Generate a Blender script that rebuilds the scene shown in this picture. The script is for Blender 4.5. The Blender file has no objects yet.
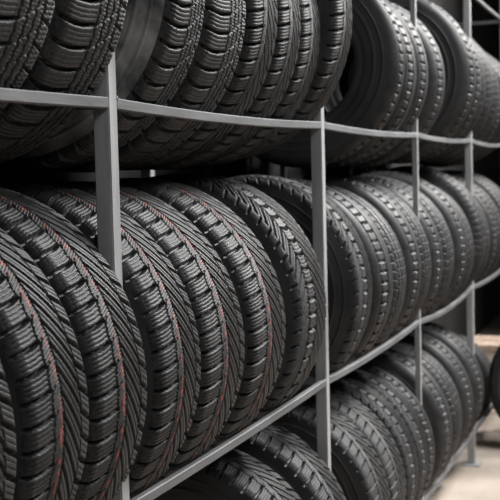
import bpy, bmesh, math, random
import numpy as np
from mathutils import Vector, Matrix

random.seed(7)
PI = math.pi
scene = bpy.context.scene
COL = scene.collection

# ------------------------------------------------------------------ camera
FPX, YAW, PIT, ROL = 1126.8, 0.35683, 0.06929, -0.02476
FLOOR = -1.47                      # heights below are measured from the floor
CX, CY, CZ = -1.6106, -0.8258, -0.1140 - FLOOR
F = Vector((math.cos(YAW) * math.cos(PIT), math.sin(YAW) * math.cos(PIT), -math.sin(PIT)))
Rv = Vector((math.sin(YAW), -math.cos(YAW), 0))
Uv = Rv.cross(F)
cr, sr = math.cos(ROL), math.sin(ROL)
R2 = cr * Rv + sr * Uv
U2 = -sr * Rv + cr * Uv
cd = bpy.data.cameras.new('camera')
cam = bpy.data.objects.new('camera', cd)
COL.objects.link(cam)
M4 = Matrix((R2, U2, -F)).transposed().to_4x4()
M4.translation = Vector((CX, CY, CZ))
cam.matrix_world = M4
cd.sensor_width = 36
cd.lens = FPX / 500 * 36
cd.clip_start = .05
cd.dof.use_dof = True
cd.dof.focus_distance = 1.9
cd.dof.aperture_fstop = 10.0
scene.camera = cam

# ------------------------------------------------------------------ world and large lights
w = bpy.data.worlds.new('world')
scene.world = w
w.use_nodes = True
w.node_tree.nodes['Background'].inputs[0].default_value = (.9, .95, 1, 1)
w.node_tree.nodes['Background'].inputs[1].default_value = .015

def area(name, loc, target, sx, sy, power, color=(1, 1, 1), spread=160):
    
    l = bpy.data.lights.new(name, 'AREA')
    l.shape = 'RECTANGLE'; l.size = sx; l.size_y = sy; l.energy = power; l.color = color; l.spread = math.radians(spread)
    o = bpy.data.objects.new(name, l)
    COL.objects.link(o)
    o.location = loc
    d = Vector(target) - Vector(loc)
    o.rotation_euler = d.to_track_quat('-Z', 'Y').to_euler()
    return o

area('aisle_light', (3.0, -1.8, 4.05), (1.6, 0, .9), 3.0, .5, 165, spread=110)
area('camera_side_fill', (-2.8, -2.8, 3.7), (1.0, .1, 1.2), 1.6, 1.4, 42, (.97, .99, 1))  # added fill from behind the camera for post sides and sidewalls; no entrance known
area('far_aisle_light', (6.2, -1.9, 3.7), (3.6, 0, .8), 1.4, .9, 125, (1, .97, .93), spread=110)

vs = scene.view_settings
vs.view_transform = 'Standard'; vs.look = 'None'; vs.gamma = 1; vs.exposure = 0.0
vs.use_curve_mapping = False

# ------------------------------------------------------------------ materials
def new_mat(name):
    m = bpy.data.materials.new(name); m.use_nodes = True
    nt = m.node_tree
    return m, nt, nt.nodes['Principled BSDF']

def noise_mat(name, c0, c1, scale=5, rough=.6, metallic=0, stretch=(1, 1, 1), bump=0, detail=6, spec=.5, lo=.35, hi=.65, bscale=None):
    m, nt, b = new_mat(name)
    tc = nt.nodes.new('ShaderNodeTexCoord'); mp = nt.nodes.new('ShaderNodeMapping')
    mp.inputs['Scale'].default_value = stretch
    nt.links.new(tc.outputs['Object'], mp.inputs['Vector'])
    n = nt.nodes.new('ShaderNodeTexNoise'); n.inputs['Scale'].default_value = scale; n.inputs['Detail'].default_value = detail
    nt.links.new(mp.outputs[0], n.inputs['Vector'])
    r = nt.nodes.new('ShaderNodeValToRGB')
    r.color_ramp.elements[0].position = lo; r.color_ramp.elements[1].position = hi
    r.color_ramp.elements[0].color = (*c0, 1); r.color_ramp.elements[1].color = (*c1, 1)
    nt.links.new(n.outputs['Fac'], r.inputs[0])
    nt.links.new(r.outputs[0], b.inputs['Base Color'])
    b.inputs['Roughness'].default_value = rough; b.inputs['Metallic'].default_value = metallic
    b.inputs['Specular IOR Level'].default_value = spec
    if bump:
        n2 = nt.nodes.new('ShaderNodeTexNoise'); n2.inputs['Scale'].default_value = bscale or scale * 6
        nt.links.new(mp.outputs[0], n2.inputs['Vector'])
        bp = nt.nodes.new('ShaderNodeBump'); bp.inputs['Strength'].default_value = bump; bp.inputs['Distance'].default_value = .002
        nt.links.new(n2.outputs['Fac'], bp.inputs['Height']); nt.links.new(bp.outputs[0], b.inputs['Normal'])
    return m

M = {}
M['steel'] = noise_mat('galvanised_steel', (.29, .295, .30), (.43, .435, .44), 14, .5, .15, (3, 3, .35), .25, lo=.3, hi=.7)
M['beam'] = noise_mat('beam_steel', (.075, .077, .08), (.14, .143, .147), 10, .6, .05, (.5, 4, 4), .2, lo=.3, hi=.7)
M['sidewall'] = noise_mat('sidewall_rubber', (.02, .02, .021), (.038, .038, .039), 9, .6, 0, (1, 1, 1), .15, spec=.4)
M['dusty'] = noise_mat('dusty_sidewall_rubber', (.05, .05, .05), (.42, .41, .4), 12, .7, 0, (1, 1, 1), .2, lo=.42, hi=.7, spec=.3)
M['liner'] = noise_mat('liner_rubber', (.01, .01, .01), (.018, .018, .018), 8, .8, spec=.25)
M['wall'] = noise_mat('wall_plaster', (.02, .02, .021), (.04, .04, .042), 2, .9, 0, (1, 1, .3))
M['ceiling'] = noise_mat('ceiling_sheet', (.03, .03, .03), (.05, .05, .05), 2, .9)
M['wood'] = noise_mat('bench_wood', (.45, .33, .25), (.66, .53, .43), 6, .6, 0, (1, 9, 9), .2)
M['floor'] = noise_mat('floor_concrete', (.26, .212, .172), (.43, .365, .31), 3.2, .75, 0, (1, 1, 1), .35, detail=9, lo=.3, hi=.66, bscale=30)

def tread_mat(name, lo, hi, red):
    """rubber tread; `stripe` (0..1) marks where the coloured identification line is painted on the rubber"""
    m, nt, b = new_mat(name)
    tc = nt.nodes.new('ShaderNodeTexCoord')
    n = nt.nodes.new('ShaderNodeTexNoise'); n.inputs['Scale'].default_value = 22; n.inputs['Detail'].default_value = 8
    nt.links.new(tc.outputs['Object'], n.inputs['Vector'])
    r = nt.nodes.new('ShaderNodeValToRGB')
    r.color_ramp.elements[0].position = .36; r.color_ramp.elements[1].position = .66
    r.color_ramp.elements[0].color = (*lo, 1); r.color_ramp.elements[1].color = (*hi, 1)
    nf = nt.nodes.new('ShaderNodeTexNoise'); nf.inputs['Scale'].default_value = 210; nf.inputs['Detail'].default_value = 4
    nt.links.new(tc.outputs['Object'], nf.inputs['Vector'])
    av = nt.nodes.new('ShaderNodeMix'); av.inputs[0].default_value = .55
    nt.links.new(n.outputs['Fac'], av.inputs[2]); nt.links.new(nf.outputs['Fac'], av.inputs[3])
    nt.links.new(av.outputs[0], r.inputs[0])
    out = r.outputs[0]
    if red:
        at = nt.nodes.new('ShaderNodeAttribute'); at.attribute_name = 'stripe'
        n3 = nt.nodes.new('ShaderNodeTexNoise'); n3.inputs['Scale'].default_value = 75; n3.inputs['Detail'].default_value = 3
        nt.links.new(tc.outputs['Object'], n3.inputs['Vector'])
        mr = nt.nodes.new('ShaderNodeMapRange')
        mr.inputs['From Min'].default_value = .43; mr.inputs['From Max'].default_value = .68
        nt.links.new(n3.outputs['Fac'], mr.inputs['Value'])
        mu = nt.nodes.new('ShaderNodeMath'); mu.operation = 'MULTIPLY'
        nt.links.new(at.outputs['Fac'], mu.inputs[0]); nt.links.new(mr.outputs[0], mu.inputs[1])
        mx = nt.nodes.new('ShaderNodeMix'); mx.data_type = 'RGBA'
        mx.inputs[7].default_value = (.34, .07, .05, 1)
        nt.links.new(mu.outputs[0], mx.inputs[0]); nt.links.new(out, mx.inputs[6])
        out = mx.outputs[2]
    nt.links.new(out, b.inputs['Base Color'])
    b.inputs['Roughness'].default_value = .52
    b.inputs['Specular IOR Level'].default_value = .25
    n2 = nt.nodes.new('ShaderNodeTexNoise'); n2.inputs['Scale'].default_value = 260; n2.inputs['Detail'].default_value = 3
    nt.links.new(tc.outputs['Object'], n2.inputs['Vector'])
    bp = nt.nodes.new('ShaderNodeBump'); bp.inputs['Strength'].default_value = .35; bp.inputs['Distance'].default_value = .001
    nt.links.new(n2.outputs['Fac'], bp.inputs['Height']); nt.links.new(bp.outputs[0], b.inputs['Normal'])
    return m

M['tread_red'] = tread_mat('red_lined_tread_rubber', (.009, .009, .0095), (.042, .042, .043), True)
M['tread'] = tread_mat('tread_rubber', (.011, .011, .0115), (.05, .05, .051), False)
M['tread_worn'] = tread_mat('worn_tread_rubber', (.034, .034, .034), (.066, .066, .066), False)

# ------------------------------------------------------------------ helpers
def link(name, me, mats, parent=None):
    o = bpy.data.objects.new(name, me)
    COL.objects.link(o)
    for m in (mats if isinstance(mats, (list, tuple)) else [mats]):
        me.materials.append(m)
    if parent: o.parent = parent
    return o

def bm_obj(name, bm, mat, parent=None, smooth=False, bevel=0):
    if bevel:
        bmesh.ops.bevel(bm, geom=[e for e in bm.edges], offset=bevel, segments=2, affect='EDGES', clamp_overlap=True)
    bmesh.ops.recalc_face_normals(bm, faces=bm.faces)
    me = bpy.data.meshes.new(name); bm.to_mesh(me); bm.free()
    if smooth: me.polygons.foreach_set('use_smooth', [True] * len(me.polygons))
    return link(name, me, mat, parent)

def box(bm, x0, x1, y0, y1, z0, z1):
    vs_ = [bm.verts.new((x, y, z)) for x in (x0, x1) for y in (y0, y1) for z in (z0, z1)]
    for f in ((0, 1, 3, 2), (4, 6, 7, 5), (0, 4, 5, 1), (2, 3, 7, 6), (0, 2, 6, 4), (1, 5, 7, 3)):
        bm.faces.new([vs_[i] for i in f])

def box_obj(name, dims, mat, parent=None, bevel=0):
    bm = bmesh.new(); box(bm, *dims)
    return bm_obj(name, bm, mat, parent, bevel=bevel)

def tag(o, label=None, cat=None, group=None, kind=None):
    if label: o['label'] = label
    if cat: o['category'] = cat
    if group: o['group'] = group
    if kind: o['kind'] = kind
    return o

# ------------------------------------------------------------------ setting
tag(box_obj('floor', (-5, 9, -5, .9, -.1, 0), M['floor']), kind='structure')
tag(box_obj('wall_back', (-5, 9, .62, .72, 0, 4.2), M['wall']), kind='structure')
tag(box_obj('wall_end', (9, 9.1, -5, 1.0, 0, 4.2), M['wall']), kind='structure')
tag(box_obj('ceiling', (-5, 9.1, -5, 1.0, 4.2, 4.3), M['ceiling']), kind='structure')

# ------------------------------------------------------------------ rack
D = 1.1574
SHELF = [.15, .81, 1.47, 2.13]
DEPTH = .51
BH, BD = .018, .014                      # beam height and depth
POSTW = {-1: .029, 0: .029, 1: .029, 2: .019, 3: .029, 4: .029}
SAG = {(3, 0): .004, (2, 0): .002, (3, 1): .006, (2, 1): .012, (1, 1): .006, (3, 2): .008, (2, 2): .006, (1, 2): .007, (0, 2): .004,
       (2, 3): .01}

def sag(x, shelf, ends=None):
    k = math.floor(x / D); t = x / D - k
    b, s = (k, shelf)
    amp = {(0, 0): .003, (1, 0): .004, (2, 0): .006, (3, 0): .004,
           (0, 1): .004, (1, 1): .010, (2, 1): .022, (3, 1): .012,
           (0, 2): .008, (1, 2): .008, (2, 2): .010, (3, 2): .014}.get((b, s), .005)
    return -amp * 4 * t * (1 - t)

rack = bpy.data.objects.new('tyre_rack', None); COL.objects.link(rack)
rack.location = (0, 0, 0)
tag(rack, 'long grey welded steel shelving rack holding three rows of standing tyres', 'rack')
TOP = 2.45
for k in range(-1, 5):
    wd = POSTW[k]
    for side in (0, 1):
        y0 = 0 if side == 0 else DEPTH - wd
        p = box_obj('post', (k * D - wd / 2, k * D + wd / 2, y0, y0 + wd, .006, TOP), M['steel'], rack, bevel=.002)
        fp = box_obj('foot_plate', (k * D - .04, k * D + .04, y0 - .025, y0 + wd + .025, 0, .006), M['steel'], p)
    for s, z in enumerate(SHELF):
        box_obj('cross_bar', (k * D - .009, k * D + .009, wd, DEPTH - wd, z - .009, z + .009), M['beam'], rack, bevel=.0015)

def beam(k, s, side):
    x0 = k * D + POSTW[k] / 2; x1 = (k + 1) * D - POSTW[k + 1] / 2
    y0 = 0 if side == 0 else DEPTH - BD
    N = 24
    bm = bmesh.new(); rings = []
    c = .0018
    for i in range(N + 1):
        x = x0 + (x1 - x0) * i / N
        z = SHELF[s] + sag(x, s)
        pts = [(c, 0), (BD - c, 0), (BD, c), (BD, BH - c), (BD - c, BH), (c, BH), (0, BH - c), (0, c)]
        rings.append([bm.verts.new((x, y0 + a, z - BH / 2 + b)) for a, b in pts])
    for i in range(N):
        for j in range(8):
            bm.faces.new((rings[i][j], rings[i][(j + 1) % 8], rings[i + 1][(j + 1) % 8], rings[i + 1][j]))
    bm.faces.new(rings[0]); bm.faces.new(rings[-1][::-1])
    bm_obj('beam', bm, M['beam'], rack)

for k in range(-1, 4):
    for s in range(4):
        for side in (0, 1): beam(k, s, side)

# weld seams where beams meet the front posts, as small beads
for k in range(0, 5):
    for s in (1, 2):
        bm = bmesh.new()
        bmesh.ops.create_icosphere(bm, subdivisions=2, radius=.004)
        for v in bm.verts: v.co = Vector((v.co.x * 1.0, v.co.y * .6, v.co.z * 1.2))
        o = bm_obj('weld_bead', bm, M['beam'], rack, smooth=True)
        o.location = (k * D + POSTW[k] / 2 + .001, .001, SHELF[s] + .008)

# ------------------------------------------------------------------ tyres
R = .32
C_MM = 2 * PI * R * 1000

def ss(a, b, x):
    t = np.clip((x - a) / (b - a), 0, 1)
    return t * t * (3 - 2 * t)

def groove(dist, width, soft=.9):
    """1 inside a groove of the given width (mm), 0 outside"""
    return 1 - ss(width / 2 - soft * .5, width / 2 + soft * .5, np.abs(dist))

def per(x, p):
    """signed distance to the nearest multiple of p"""
    return (x + p / 2) % p - p / 2

def pat_asym(s, v, n=60):
    """large lateral blocks | ribbed centre line | long slanting ribs | serrated shoulder"""
    P = C_MM / n
    d = np.zeros_like(s)
    zag = 1.6 * (np.abs(per(s + P * .3, P)) / (P / 2) * 2 - 1)
    # big blocks
    a = v < -34
    t = np.clip((v + 66) / 32, 0, 1)
    curve = 7 * t ** 1.6 - 3 * np.clip((-66 - v) / 24, 0, 1)
    u = s + curve
    d = np.maximum(d, a * groove(per(u, P), 6.0))
    step = 2.6 * np.where((u % P) < P * .5, -1, 1)
    d = np.maximum(d, groove(v + 33 + step * .5 + zag * .4, 4.4))
    sip = np.abs(per(u - P / 10 + .25 * np.sin(v * .4), P / 5))
    d = np.maximum(d, (v > -86) * (v < -37) * .2 * (1 - ss(.3, 1.2, sip)))
    # lined rib
    a = (v > -31) & (v < -8)
    d = np.maximum(d, a * .2 * (1 - ss(.3, 1.1, np.abs(per(s + v * .5, P / 6)))))
    d = np.maximum(d, a * .8 * groove(per(s + v * 1.1, P), 3.0) * (v < -20))
    d = np.maximum(d, groove(v + 7 + zag * .9, 3.6))
    # slanting ribs
    a = (v > -6) & (v < 44)
    q = s - (v + 6) * 1.25
    d = np.maximum(d, a * groove(per(q, P), 9.0, 2.0))
    d = np.maximum(d, a * .16 * groove(per(q + P * .5, P) , 3.0, 1.6))
    # serrated shoulder
    a = (v > 42)
    q2 = s - (v - 42) * .5
    d = np.maximum(d, a * groove(per(q2, P), 8.0, 1.4))
    d = np.maximum(d, groove(v - 44 - 4 * (((s - (v + 6) * 1.25) % P) / P), 3.2))
    d = np.maximum(d, (v > 50) * (v < 82) * .22 * (1 - ss(.3, 1.1, np.abs(per(q2 - P / 8, P / 4)))))
    stripe = ((v > -18 + zag) & (v < -11.5 + zag)).astype(float)
    return d, stripe

def pat_ribs(s, v, n=56):
    """large smile-shaped shoulder blocks | four zigzag ribs | small shoulder blocks"""
    P = C_MM / n
    d = np.zeros_like(s)
    a = (v < -8)
    u = s - 5 * (1 - ((v + 48) / 40) ** 2)
    d = np.maximum(d, a * groove(per(u, P), 6))
    sip = np.abs(per(u - P / 10 + .25 * np.sin(v * .4), P / 5))
    d = np.maximum(d, (v < -14) * (v > -84) * .14 * (1 - ss(.35, 1.25, sip)))
    zig = 1.3 * (np.abs(per(s, P / 2)) / (P / 4) * 2 - 1)
    for vc, wd in ((-8, 5.2), (12, 4.4), (31, 4.4), (50, 5.0)):
        d = np.maximum(d, groove(v - vc + zig * (1 if vc != 31 else -1), wd))
    b = (v > -8) & (v < 50)
    d = np.maximum(d, b * .13 * (1 - ss(.35, 1.2, np.abs(per(s + 1.5 * np.sin(v * .5) + v * .4, P / 6)))))
    d = np.maximum(d, b * .45 * groove(per(s + v * .55, P), 2.6))
    c = v > 50
    d = np.maximum(d, c * groove(per(s - (v - 50) * .35 + P * .2, P), 5))
    d = np.maximum(d, c * (v < 84) * .2 * (1 - ss(.35, 1.2, np.abs(per(s - P * .05 + np.sin(v * .5), P / 5)))))
    return d, np.zeros_like(s)

def pat_arrow(s, v, n=58):
    """centre column of scooped blocks between two fans of slanting ribs"""
    P = C_MM / n
    av = np.abs(v + 22)
    d = np.zeros_like(s)
    a = av < 19
    u = s - 5 * (1 - (av / 19) ** 2)
    d = np.maximum(d, a * groove(per(u, P), 7.5))
    d = np.maximum(d, a * .15 * (1 - ss(.35, 1.2, np.abs(per(u - P / 8, P / 4)))))
    zag = 2 * (np.abs(per(s, P)) / (P / 2) * 2 - 1)
    d = np.maximum(d, groove(av - 19.5 + zag, 4.4))
    b = (av > 19) & (v < 66) & (v > -80)
    q = s - (av - 19) * 1.3
    d = np.maximum(d, b * groove(per(q, P), 10, 2.6))
    d = np.maximum(d, b * .6 * groove(per(q + P / 2, P), 3.6, 1.8))
    c = (v > 64) | (v < -78)
    d = np.maximum(d, c * groove(per(s - np.abs(v) * .4, P), 5.6, 1.4))
    return d, np.zeros_like(s)

def pat_block(s, v, n=64):
    """summer tread: a row of notched blocks beside a smoother band, small shoulder nicks"""
    P = C_MM / n
    d = np.zeros_like(s)
    for vc, wd in ((-58, 5), (-8, 9), (24, 5), (54, 6)):
        d = np.maximum(d, groove(v - vc, wd, 1.8))
    a = (v > -58) & (v < -8)
    d = np.maximum(d, a * groove(per(s - 3 * (1 - ((v + 33) / 25) ** 2), P), 7.5, 1.6))
    c = v > 56
    d = np.maximum(d, c * groove(per(s + P / 2 - (v - 56) * .3, P), 5, 1.6))
    return d, np.zeros_like(s)

def pat_rib(s, v, n=70):
    """plain tread: broad unbroken ribs with small nicks at their edges"""
    P = C_MM / n
    d = np.zeros_like(s)
    for vc in (-50, -20, 18, 48):
        d = np.maximum(d, groove(v - vc, 8.5, 1.8))
        d = np.maximum(d, (np.abs(v - vc) < 11) * .8 * groove(per(s + (v - vc) * .6, P), 4, 1.4))
    d = np.maximum(d, (np.abs(v) > 62) * .6 * groove(per(s, P), 4, 1.4))
    return d, np.zeros_like(s)

# half section of the tread band: flat crown, rounded shoulder (mm from centre -> x, r)
PROFILE = {'square': (72.0, 4.0, 20.0), 'round': (56.0, 5.0, 34.0)}     # flat half width, crown drop, shoulder radius
def section(v, shape='square'):
    flat, crown, rad = PROFILE[shape]
    v = np.asarray(v, float)
    av = np.abs(v); sg = np.sign(v)
    x = np.minimum(av, flat); drop = crown * (x / flat) ** 2
    e = np.clip(av - flat, 0, None)
    th0 = .12; th = th0 + e / rad
    ex = rad * (np.sin(th) - np.sin(th0)); ez = rad * (np.cos(th0) - np.cos(th))
    return sg * (x + np.where(e > 0, ex, 0)) / 1000, R - (drop + np.where(e > 0, ez, 0)) / 1000, sg * np.where(e > 0, th, th0 * av / flat)
VMAX = 98.0

def tread_mesh(name, pat, nu, nv, depth=11.0, n=None, shape='square'):
    v = np.linspace(-VMAX, VMAX, nv)
    s = np.arange(nu) * C_MM / nu
    S, V = np.meshgrid(s, v, indexing='ij')
    d, stripe = pat(S, V) if n is None else pat(S, V, n)
    fade = 1 - ss(90, 97.5, np.abs(V))
    d = d * (.35 + .65 * fade) * (np.abs(V) < 97.5)
    x, r, ang = section(V, shape)
    dep = d * depth / 1000
    r = r - dep * np.cos(ang); x = x - dep * np.sin(ang)
    ph = S / C_MM * 2 * PI
    co = np.stack([x, -np.sin(ph) * r, np.cos(ph) * r], -1).reshape(-1, 3).astype(np.float32)
    i = np.arange(nu)[:, None]; j = np.arange(nv - 1)[None, :]
    i2 = (i + 1) % nu
    q = np.stack([i * nv + j, i * nv + j + 1, i2 * nv + j + 1, i2 * nv + j], -1).reshape(-1, 4).astype(np.int32)
    me = bpy.data.meshes.new(name)
    me.vertices.add(len(co)); me.vertices.foreach_set('co', co.ravel())
    me.loops.add(q.size); me.loops.foreach_set('vertex_index', q.ravel())
    me.polygons.add(len(q)); me.polygons.foreach_set('loop_start', np.arange(0, q.size, 4, dtype=np.int32))
    me.update(calc_edges=True)
    me.polygons.foreach_set('use_smooth', np.ones(len(q), bool))
    if stripe.any():
        a = me.attributes.new('stripe', 'FLOAT', 'POINT')
        a.data.foreach_set('value', stripe.ravel().astype(np.float32))
    me.validate()
    return me

def lathe_mesh(name, prof, nseg=160):
    prof = np.array(prof); n = len(prof)
    ph = np.arange(nseg) / nseg * 2 * PI
    x = np.repeat(prof[None, :, 0], nseg, 0); r = np.repeat(prof[None, :, 1], nseg, 0)
    co = np.stack([x, -np.sin(ph)[:, None] * r, np.cos(ph)[:, None] * r], -1).reshape(-1, 3)
    i = np.arange(nseg)[:, None]; j = np.arange(n - 1)[None, :]; i2 = (i + 1) % nseg
    q = np.stack([i * n + j, i * n + j + 1, i2 * n + j + 1, i2 * n + j], -1).reshape(-1, 4)
    me = bpy.data.meshes.new(name); me.from_pydata(co.tolist(), [], q.tolist())
    me.polygons.foreach_set('use_smooth', np.ones(len(q), bool))
    me.update()
    return me

EDGE = {k: tuple(float(q) for q in section(VMAX, k)[:2]) for k in PROFILE}
XS, RS = EDGE['square']

def sidewall_profile(sgn, XS, RS):
    P = [(XS, RS), (XS + .0015, RS - .007), (XS + .003, RS - .015), (XS + .0032, RS - .0165), (XS + .0047, RS - .017), (XS + .005, RS - .021),
         (XS + .0036, RS - .0215), (XS + .0046, RS - .032), (XS + .0045, RS - .040), (XS + .0058, RS - .0405), (XS + .0055, RS - .046), (XS + .004, RS - .0465),
         (XS + .002, RS - .058), (XS - .0005, RS - .070), (XS - .0018, RS - .0705), (XS - .004, RS - .079), (XS - .0035, RS - .083), (XS - .006, RS - .090), (XS - .010, RS - .0955),
         (XS - .016, RS - .098), (XS - .022, RS - .096)]
    P = [(x, RS + (r - RS) * 1.13) for x, r in P]
    # smooth resample
    out = []
    for a, b in zip(P[:-1], P[1:]):
        for t in (0, .5): out.append((a[0] + (b[0] - a[0]) * t, a[1] + (b[1] - a[1]) * t))
    out.append(P[-1])
    return [(sgn * x, r) for x, r in out]

def liner_profile(XS, RS):
    P = []
    x0, r0 = XS - .022, RS - .096 * 1.13
    pts = [(-x0, r0), (-x0 + .001, r0 + .02), (-XS + .002, RS - .055), (-XS + .004, RS - .035), (-XS + .012, RS - .01), (-XS + .03, R - .022), (0, R - .018)]
    pts = pts + [(-x, r) for x, r in pts[-2::-1]]
    return pts

side_l = {(k, g): lathe_mesh('sidewall', sidewall_profile(g, *EDGE[k])) for k in EDGE for g in (-1, 1)}
liner = {k: lathe_mesh('inner_liner', liner_profile(*EDGE[k]), 96) for k in EDGE}
SHAPE = {'asym': 'square', 'ribs': 'square', 'arrow': 'square', 'block': 'round', 'rib': 'round'}
TM = {
    'asym': tread_mesh('tread', pat_asym, 1500, 152),
    'ribs': tread_mesh('tread', pat_ribs, 1440, 150),
    'arrow': tread_mesh('tread', pat_arrow, 1200, 130),
    'block': tread_mesh('tread', pat_block, 840, 90, shape='round'),
    'rib': tread_mesh('tread', pat_rib, 840, 90, shape='round'),
}

def make_tyre(kind, mat, swmat='sidewall'):
    e = bpy.data.objects.new('tyre', None); COL.objects.link(e)
    tr = bpy.data.objects.new('tread', TM[kind]); COL.objects.link(tr); tr.parent = e; tr.location = (0, 0, R)
    if not TM[kind].materials: TM[kind].materials.append(M['tread'])
    tr.material_slots[0].link = 'OBJECT'; tr.material_slots[0].material = M[mat]
    sh = SHAPE[kind]
    for s in (-1, 1):
        me = side_l[(sh, s)]
        o = bpy.data.objects.new('sidewall', me); COL.objects.link(o); o.parent = e; o.location = (0, 0, R)
        if not me.materials: me.materials.append(M['sidewall'])
        o.material_slots[0].link = 'OBJECT'; o.material_slots[0].material = M[swmat]
    me = liner[sh]
    o = bpy.data.objects.new('inner_liner', me); COL.objects.link(o); o.parent = e; o.location = (0, 0, R)
    if not me.materials: me.materials.append(M['liner'])
    return e

protos = {}
def tyre(kind, mat, loc, rz=0, rx=0, scale=(1, 1, 1), swmat='sidewall', label='', group=None, phase=None):
    key = (kind, mat, swmat)
    if key not in protos:
        protos[key] = make_tyre(*key); r = protos[key]
    else:
        src = protos[key]
        r = src.copy(); COL.objects.link(r)
        for ch in src.children:
            c = ch.copy(); COL.objects.link(c); c.parent = r
    r.location = loc; r.rotation_euler = (rx, 0, rz); r.scale = scale
    ph = random.uniform(0, 2 * PI) if phase is None else phase
    for c in r.children: c.rotation_euler = (ph, 0, 0)
    tag(r, label, 'tyre', group)
    return r

ORD = ['first', 'second', 'third', 'fourth', 'fifth', 'sixth', 'seventh', 'eighth', 'ninth', 'tenth']
POSTN = ['nearest', 'second', 'third', 'fourth']
DESC = {'A': 'red-lined winter tyre', 'a': 'slant-ribbed tyre', 'B': 'big-blocked tyre', 'E': 'arrow-tread winter tyre',
        'D': 'notched tyre', 'R': 'smooth-ribbed tyre', 'r': 'smooth-ribbed tyre', 'S': 'dusty scuffed tyre', 'W': 'worn arrow-tread tyre'}
KIND = {'A': ('asym', 'tread_red', 'sidewall'), 'a': ('asym', 'tread', 'sidewall'), 'B': ('ribs', 'tread', 'sidewall'), 'E': ('arrow', 'tread', 'sidewall'),
        'D': ('block', 'tread', 'sidewall'), 'R': ('rib', 'tread', 'sidewall'), 'r': ('rib', 'tread', 'sidewall'), 'S': ('ribs', 'tread', 'dusty'), 'W': ('arrow', 'tread_worn', 'sidewall')}
# far edge of each tyre along the rack (m from the nearest post), type, width factor
ROWS = {
    'top': (2, [(-.45, 'B', .96), (-.225, 'B', 1), (-.016, 'B', 1.02), (.262, 'S', .84, 1.0, 2.5), (.485, 'B', 1.0), (.655, 'a', .84), (.815, 'a', .8), (.97, 'a', .78), (1.14, 'a', .96, 1.1),
                (1.885, 'D', .87, 1.0, 5), (2.11, 'D', .96), (2.30, 'D', 1.08), (2.61, 'D', 1.12),
                (3.10, 'D', 1.15, 1.09), (3.30, 'D', 1.0, 1.06), (3.455, 'R', 1, 1.04), (3.69, 'R', 1, 1.04), (3.91, 'R', 1, 1.03), (4.13, 'D', 1), (4.36, 'R', 1), (4.59, 'R', 1)]),
    'middle': (1, [(-.60, 'A', .96), (-.386, 'A', .98), (-.205, 'A', .94), (-.016, 'A', .93), (.205, 'A', .94), (.425, 'A', 1.1), (.67, 'A', 1.12), (.97, 'E', 1.2, 1.01), (1.42, 'E', 1.0, 1.0, 2),
                   (1.71, 'D', 1.1), (1.91, 'R', .97), (2.11, 'D', .97), (2.30, 'R', .95), (2.51, 'D', .96), (2.72, 'R', 1), (2.98, 'D', 1.1, 1.02), (3.22, 'R', 1.05, .98), (3.45, 'R', 1, 1.03),
                   (3.69, 'R', 1), (3.91, 'D', 1), (4.13, 'R', 1), (4.36, 'R', 1), (4.59, 'R', 1)]),
    'bottom': (0, [(.945, 'a', 1.04), (1.14, 'a', .98, 1.05), (1.60, 'a', 1.05), (1.82, 'a', 1.05), (2.0, 'E', .88), (2.16, 'E', .8), (2.31, 'D', .76), (2.65, 'D', 1.05),
                   (2.89, 'R', 1.05), (3.13, 'D', 1.05), (3.45, 'D', 1.15), (4.12, 'r', .85, .82)]),
}
YC, ZC = .255, .222
HALF = XS + .0058
for row, (s, lst) in ROWS.items():
    cnt = {}; prev = -9
    for edge, t, wf, *rs in lst:
        k = math.floor(edge / D + .02) if edge > 0 else -1
        key = k; cnt[key] = cnt.get(key, 0) + 1
        kind, mat, sw = KIND[t]
        # keep every tyre between its two posts and clear of its neighbour
        b0 = math.floor((edge - .02) / D)
        hi = min(edge, (b0 + 1) * D - POSTW[b0 + 1] / 2 - .001)
        lo = max(edge - .199 * wf, b0 * D + POSTW[b0] / 2 + .001, prev + .004)
        prev = hi; x = (hi + lo) / 2; wf = (hi - lo) / (2 * HALF)
        sc = rs[0] if rs else random.uniform(.985, 1.01) if t not in 'DR' else random.uniform(.965, 1.0)
        zc = math.sqrt((R * sc + .0015) ** 2 - .241 ** 2) + .009
        n = cnt[key]
        if k < 0:
            tot = sum(1 for e2, *_ in lst if (math.floor(e2 / D + .02) if e2 > 0 else -1) == k)
            place = 'next to the nearest post' if n == tot else '%s left of the nearest post' % ORD[tot - n]
        else:
            place = '%s past the %s post' % (ORD[n - 1], POSTN[min(k, 3)])
        label = 'black %s on the %s shelf, %s' % (DESC[t], row, place)
        z = SHELF[s] + zc + sag(x, s)
        tyre(kind, mat, (x, YC, z - R * sc), rz=math.radians(rs[1] if len(rs) > 1 else random.uniform(-.25, .25)), scale=(wf, sc, sc), swmat=sw, label=label, group='tyres on the %s shelf' % row)

# ------------------------------------------------------------------ things beyond the fourth post
tyre('block', 'tread', (3.85, -.33, 0), rz=.0, scale=(1, 1, 1), label='black tyre standing upright on the floor in the aisle past the fourth post', group='tyres standing on the floor')
tyre('block', 'tread_worn', (4.22, -.36, 0), rz=.05, scale=(1.02, 1.02, 1.02), label='black tyre standing on the floor behind the other aisle tyre', group='tyres standing on the floor')

b = bpy.data.objects.new('wooden_bench', None); COL.objects.link(b); b.location = (5.35, -.3, -.045)
tag(b, 'low pale wooden bench on the floor beyond the end of the rack', 'bench')
for i in range(2):
    x0 = -.40 + i * .205
    box_obj('plank', (x0, x0 + .19, -.8, .62, .325, .36), M['wood'], b, bevel=.004)
for sx in (-.38, -.07):
    for sy in (-.7, .31):
        box_obj('leg', (sx, sx + .06, sy, sy + .06, .045, .265), M['wood'], b, bevel=.003)
for sy in (-.7, .31):
    box_obj('rail', (-.39, .0, sy, sy + .06, .265, .325), M['wood'], b, bevel=.003)
